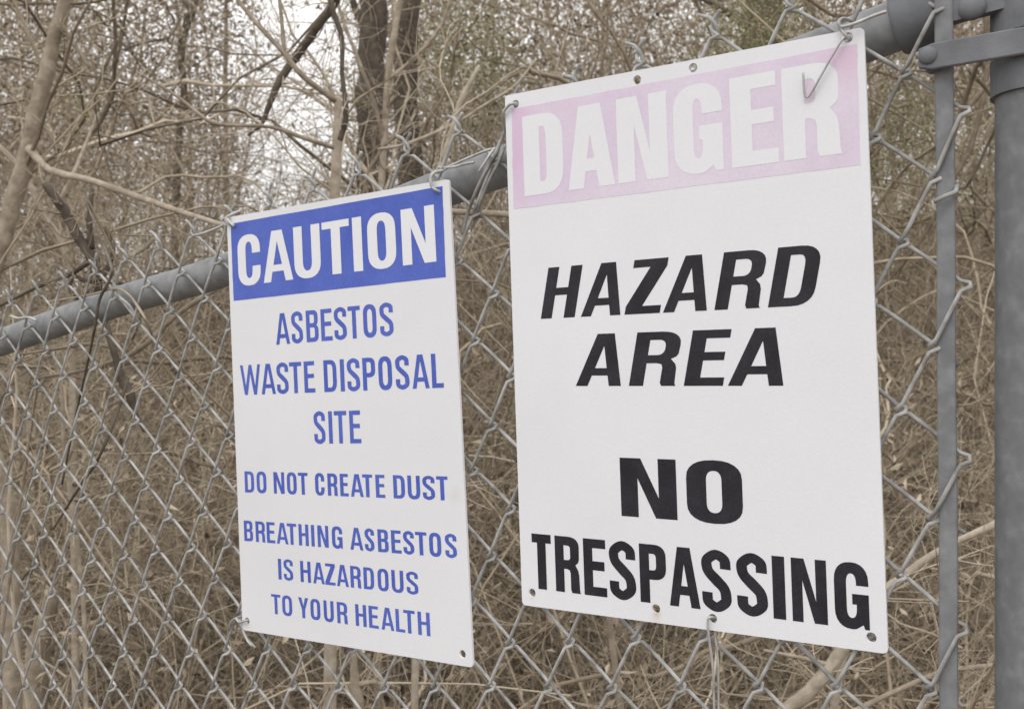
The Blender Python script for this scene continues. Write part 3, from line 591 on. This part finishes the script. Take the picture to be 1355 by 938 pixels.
def text(sg, words, z, cap, base, edges, tf, hf, mat, off=.00018, skew=0., label=None):
    """one line of print; edges = left/right of each letter, cap/base = two points of cap line and baseline (all in one zoomed view)"""
    ox, oy, k = z; U = lambda x, y: sg.uv(ox+x/k, oy+y/k)
    ca, cb, ba, bb = U(*cap[0]), U(*cap[1]), U(*base[0]), U(*base[1])
    vc = lambda u: ca[1]+(cb[1]-ca[1])*(u-ca[0])/(cb[0]-ca[0]); vb = lambda u: ba[1]+(bb[1]-ba[1])*(u-ba[0])/(bb[0]-ba[0])
    lin = lambda p, q, x: p[1]+(q[1]-p[1])*(x-p[0])/(q[0]-p[0])
    chars = ''.join(words); iv = []
    for (x0, x1) in edges:
        iv.append([U(x, (lin(*cap, x)*(0 if skew else .5)+lin(*base, x)*(1 if skew else .5)))[0] for x in (x0, x1)])
    ws = sorted(b-a for (a, b), c in zip(iv, chars) if c not in 'IW'); t = tf*ws[len(ws)//2]
    i = 0
    for wd in words:
        shapes = []
        for ch in wd:
            a, b = iv[i]; i += 1; H = vc((a+b)/2)-vb((a+b)/2)
            for_ = []
            for cont in glyph(ch, b-a, H, t, hf*H):
                cc = []
                for x, y in cont:
                    u = a+x+skew*y; cc.append((u, vb(u)+(vc(u)-vb(u))*y/H))
                for_.append(cc)
            shapes.append(for_)
        o = sg.sheet('printed_word', shapes, off, mat); o['label'] = (label or 'printed word %s') % wd
def circ(c, r, n=16): return [(c[0]+r*math.cos(2*math.pi*k/n), c[1]+r*math.sin(2*math.pi*k/n)) for k in range(n)][::-1]
def panel(sg, mat, holes, rc=.004):
    out = arc(SW-rc, -rc, rc, rc, 0, 90, 4, 2)+arc(rc, -rc, rc, rc, 90, 180, 4, 2)+arc(rc, -SH+rc, rc, rc, 180, 270, 4, 2)+arc(SW-rc, -SH+rc, rc, rc, 270, 360, 4, 2)
    return sg.sheet('panel', [[out]+[circ(sg.uv(x, y), .0042) for x, y in holes]], 0, mat, thick=.0028)

def paint(name, c0, c1, scale=3., rough=.5, lo=.35, hi=.65, grain=.03, fade=None):
    m = bpy.data.materials.new(name); m.use_nodes = True; n = m.node_tree.nodes; l = m.node_tree.links; b = n['Principled BSDF']; b.inputs['Roughness'].default_value = rough; b.inputs['Specular IOR Level'].default_value = .3
    tc = n.new('ShaderNodeTexCoord'); no = n.new('ShaderNodeTexNoise'); no.inputs['Scale'].default_value = scale; no.inputs['Detail'].default_value = 7; no.inputs['Roughness'].default_value = .6
    l.new(tc.outputs['Object'], no.inputs['Vector']); r = n.new('ShaderNodeValToRGB'); r.color_ramp.elements[0].position = lo; r.color_ramp.elements[1].position = hi
    r.color_ramp.elements[0].color = (*c0, 1); r.color_ramp.elements[1].color = (*c1, 1); l.new(no.outputs[0], r.inputs[0])
    n2 = n.new('ShaderNodeTexNoise'); n2.inputs['Scale'].default_value = 420; n2.inputs['Detail'].default_value = 3; l.new(tc.outputs['Object'], n2.inputs['Vector'])
    mr = n.new('ShaderNodeMapRange'); mr.inputs[1].default_value = .3; mr.inputs[2].default_value = .7; mr.inputs[3].default_value = 1-grain; mr.inputs[4].default_value = 1+grain; l.new(n2.outputs[0], mr.inputs[0])
    vm = n.new('ShaderNodeVectorMath'); vm.operation = 'SCALE'; l.new(r.outputs[0], vm.inputs[0]); l.new(mr.outputs[0], vm.inputs['Scale'])
    last = vm.outputs[0]
    for (px, py, pz, rad, col, amt) in (fade or []):         # stains and less-faded corners with a place of their own
        sub = n.new('ShaderNodeVectorMath'); sub.operation = 'DISTANCE'; sub.inputs[1].default_value = (px, py, pz); l.new(tc.outputs['Object'], sub.inputs[0])
        ad = n.new('ShaderNodeMath'); ad.operation = 'MULTIPLY_ADD'; l.new(no.outputs[0], ad.inputs[0]); ad.inputs[1].default_value = rad*.9; l.new(sub.outputs['Value'], ad.inputs[2])
        m2 = n.new('ShaderNodeMapRange'); m2.inputs[1].default_value = rad*1.45; m2.inputs[2].default_value = rad*.35; m2.inputs[3].default_value = 0; m2.inputs[4].default_value = amt; l.new(ad.outputs[0], m2.inputs[0])
        mx = n.new('ShaderNodeMix'); mx.data_type = 'RGBA'; l.new(m2.outputs[0], mx.inputs[0]); l.new(last, mx.inputs[6]); mx.inputs[7].default_value = (*col, 1); last = mx.outputs[2]
    l.new(last, b.inputs['Base Color'])
    bp_ = n.new('ShaderNodeBump'); bp_.inputs['Strength'].default_value = .12; bp_.inputs['Distance'].default_value = .0006; l.new(n2.outputs[0], bp_.inputs['Height']); l.new(bp_.outputs[0], b.inputs['Normal'])
    return m
XD = [[-.0072, .2576, 1.0546], [.2843, .2644, .855], [.3051, -.2428, .8585], [.0102, -.2507, 1.0603]]
XC = [[-.3527, .1691, 1.308], [-.0658, .1828, 1.1031], [-.0403, -.3241, 1.0961], [-.332, -.3389, 1.3036]]
dan = Sign('danger_sign', 'large white sign with faded pink header reading DANGER, nearest the post', [(668, 127), (1143, 36), (1175, 865), (691, 800)], XD)
cau = Sign('caution_sign', 'white sign with blue header reading CAUTION and blue asbestos warning', [(300, 288), (594, 237), (626, 883), (321, 833)], XC)
def rel(sg, x, y):
    u, v = sg.uv(x, y); return tuple(sg.pt(u, v)-np.array(sg.root.location))
WH0, WH1 = (.71, .715, .745), (.76, .765, .79)
wm = paint('weathered_white_plastic', WH0, WH1, fade=[(*rel(dan, 869, 812), .006, (.55, .42, .32), .8), (*rel(dan, 868, 822), .007, (.62, .56, .50), .5), (*rel(dan, 704, 790), .005, (.6, .52, .45), .5)], grain=.02)
wm2 = paint('weathered_white_plastic', (.69, .69, .715), (.735, .735, .76), fade=[(*rel(cau, 602, 655), .012, (.6, .58, .55), .5), (*rel(cau, 328, 826), .008, (.6, .57, .53), .5)], grain=.02)
pink = paint('faded_red_print', (.65, .545, .675), (.715, .66, .735), 9, .5, grain=.04,
             fade=[(*rel(dan, 1128, 78), .035, (.66, .43, .57), .6), (*rel(dan, 679, 210), .055, (.64, .44, .60), .65), (*rel(dan, 690, 150), .03, (.65, .46, .62), .6), (*rel(dan, 760, 140), .04, (.64, .47, .62), .5)])
blue = paint('faded_blue_print', (.062, .105, .44), (.092, .14, .51), 14, .5, grain=.10)
black = paint('black_print', (.014, .013, .018), (.026, .025, .032), 30, .55, grain=.25)
wprint = paint('white_print', (.73, .735, .765), (.76, .765, .79), grain=.02)
panel(dan, wm, [(682, 138), (843, 106), (917, 90), (1122, 50), (704, 784), (868, 805), (943, 818), (1153, 843)])
panel(cau, wm2, [(581, 253), (306, 297), (327, 821), (612, 865)])
def quad(sg, name, px, off, mat, label, n=14, jit=.00012):
    c = [sg.uv(*p) for p in px]; out = []
    for i in range(4):
        a, b = np.array(c[i]), np.array(c[(i+1) % 4])
        for k in range(n): out.append(tuple(a+(b-a)*k/n+rng.normal(0, jit, 2)*(k > 0)))
    sg.sheet(name, [[out]], off, mat, label=label)
quad(cau, 'header_band', [(305.3, 296.3), (585.6, 246.5), (590, 366.8), (309.2, 398.2)], .00016, blue, 'solid blue header band')
quad(dan, 'header_band', [(677, 145), (1133.8, 58.4), (1138.6, 218.3), (679.6, 277)], .00016, pink, 'header band faded to pale pink', n=30, jit=.00022)
Z1 = (295, 230, 4.371); Z2 = (300, 390, 4.371); Z3 = (310, 610, 4.371); Z4 = (340, 720, 5.212)
text(cau, ['CAUTION'], Z1, ((275, 333), (1222, 178)), ((232, 633), (1232, 508)), [(88, 217), (232, 402), (412, 564), (577, 734), (753, 806), (838, 1000), (1035, 1228)], .33, .135, wprint, .00032)
text(cau, ['ASBESTOS'], Z2, ((305, 108), (772, 62)), ((282, 290), (755, 252)), [(284, 364), (375, 440), (460, 530), (545, 610), (622, 693), (702, 773), (790, 866), (886, 963)], .31, .135, blue)
text(cau, ['WASTE', 'DISPOSAL'], Z2, ((80, 408), (1205, 340)), ((100, 580), (1252, 537)), [(80, 196), (200, 282), (290, 357), (364, 434), (448, 510), (562, 636), (657, 681), (697, 770), (787, 860), (878, 956), (977, 1055), (1072, 1170), (1185, 1252)], .31, .135, blue)
text(cau, ['SITE'], Z2, ((590, 673), (770, 668)), ((595, 860), (778, 858)), [(505, 570), (590, 612), (623, 695), (711, 776)], .32, .135, blue)
text(cau, ['DO', 'NOT', 'CREATE', 'DUST'], Z3, ((60, 58), (1232, 88)), ((65, 180), (1218, 226)), [(61, 115), (130, 186), (228, 290), (305, 361), (370, 426), (468, 522), (540, 597), (612, 660), (673, 747), (742, 800), (818, 872), (920, 987), (1003, 1075), (1090, 1160), (1170, 1236)], .33, .14, blue)
text(cau, ['BREATHING', 'ASBESTOS'], Z3, ((58, 342), (1110, 411)), ((58, 460), (1100, 545)), [(57, 108), (124, 178), (188, 236), (245, 312), (306, 360), (373, 430), (445, 464), (482, 545), (565, 626), (670, 745), (755, 810), (830, 892), (908, 966), (978, 1040), (1048, 1114), (1128, 1197), (1220, 1287)], .33, .14, blue)
text(cau, ['IS', 'HAZARDOUS'], Z4, ((145, 97), (1005, 182)), ((150, 240), (715, 303)), [(147, 169), (185, 249), (300, 371), (387, 466), (470, 540), (550, 632), (645, 717), (736, 808), (833, 908), (929, 1011), (1032, 1112)], .31, .135, blue)
text(cau, ['TO', 'YOUR', 'HEALTH'], Z4, ((97, 340), (1185, 470)), ((135, 480), (1195, 633)), [(100, 164), (175, 243), (287, 356), (370, 437), (461, 530), (553, 624), (680, 755), (772, 838), (857, 945), (957, 1020), (1012, 1091), (1110, 1194)], .31, .135, blue)
Z5 = (670, 60, 2.823); Z6 = (700, 310, 3.305); Z7 = (800, 590, 6.452); Z8 = (690, 690, 2.765)
text(dan, ['DANGER'], Z5, ((60, 268), (1000, 95)), ((72, 565), (1250, 405)), [(64, 212), (228, 402), (414, 602), (625, 808), (838, 1014), (1032, 1244)], .40, .16, wprint, .00032)
text(dan, ['HAZARD'], Z6, ((93, 146), (1110, 57)), ((52, 370), (1045, 320)), [(52, 200), (227, 400), (418, 572), (586, 778), (811, 1003), (1045, 1240)], .31, .145, black, skew=.22)
text(dan, ['AREA'], Z6, ((313, 435), (1088, 407)), ((205, 663), (1113, 662)), [(205, 402), (437, 634), (677, 848), (870, 1113)], .30, .15, black, skew=.22)
text(dan, ['NO'], Z7, ((128, 98), (603, 115)), ((148, 595), (625, 632)), [(137, 615), (700, 1178)], .335, .16, black)
text(dan, ['TRESPASSING'], Z8, ((35, 42), (1113, 142)), ((63, 245), (1120, 378)), [(40, 110), (124, 212), (228, 311), (322, 418), (433, 530), (540, 652), (660, 767), (788, 900), (919, 965), (989, 1118), (1145, 1271)], .36, .16, black)
def swire(sg, pts, r, n=6, tint=.6, mat='tie'):
    """fixing wire on a sign: (px, py, distance proud of the sign)"""
    out = []
    for x, y, q in pts:
        u, v = sg.uv(x, y); out.append(sg.pt(u, v, q))
    m = MB(); tubes(m, spline(out, n), r, 7, tint, cap=True); m.build('fixing_wire', M[mat], sg.root)
swire(dan, [(1124, 52, -.012), (1122, 50, .003), (1115, 40, .005), (1113, 32, .006), (1116, 25, 0), (1122, 24, -.010)], .0016)
swire(dan, [(1119, 22, -.008), (1113, 33, .003), (1118, 38, .006), (1135, 34, .007), (1158, 24, .006), (1175, 17, .004)], .0015, 6, .9)
swire(dan, [(1123, 52, -.004), (1120, 50, .004), (1108, 70, .006), (1090, 100, .005), (1076, 124, .004), (1070, 130, .004), (1067, 124, .005), (1066, 98, .006)], .0010, 8, 1.0)
swire(dan, [(683, 140, -.008), (681, 138, .003), (675, 142, .004), (668, 152, .003), (663, 166, -.006), (660, 172, -.012)], .0016, tint=.1)
swire(dan, [(945, 820, -.006), (942, 815, .003), (939, 822, .004), (941, 850, .003), (945, 890, .002), (946, 960, .001)], .0012, 8, .4)
swire(dan, [(946, 822, -.004), (944, 835, -.003), (949, 880, -.002), (951, 960, 0)], .0010, 8, .2)
swire(cau, [(583, 255, -.008), (581, 253, .003), (576, 248, .005), (575, 238, .006), (577, 230, .004), (580, 225, -.008)], .0018)
swire(cau, [(308, 299, -.006), (306, 297, .003), (303, 290, .005), (306, 284, .0), (309, 279, -.008)], .0017)
swire(cau, [(300, 300, .001), (297, 292, .003), (304, 290, .005), (312, 300, .003), (300, 286, -.004)], .0016)
swire(cau, [(329, 822, -.006), (327, 820, .003), (320, 822, .004), (312, 818, .0), (303, 824, -.003), (299, 832, -.006)], .0016)
swire(cau, [(314, 820, -.003), (318, 834, -.004), (325, 848, -.003), (332, 855, -.002)], .0014)
swire(cau, [(312, 820, -.003), (316, 840, -.008), (328, 860, -.012)], .0013)
print('wires', nw, 'tris', sum(len(o.data.polygons) for o in sc.objects if o.type == 'MESH'))
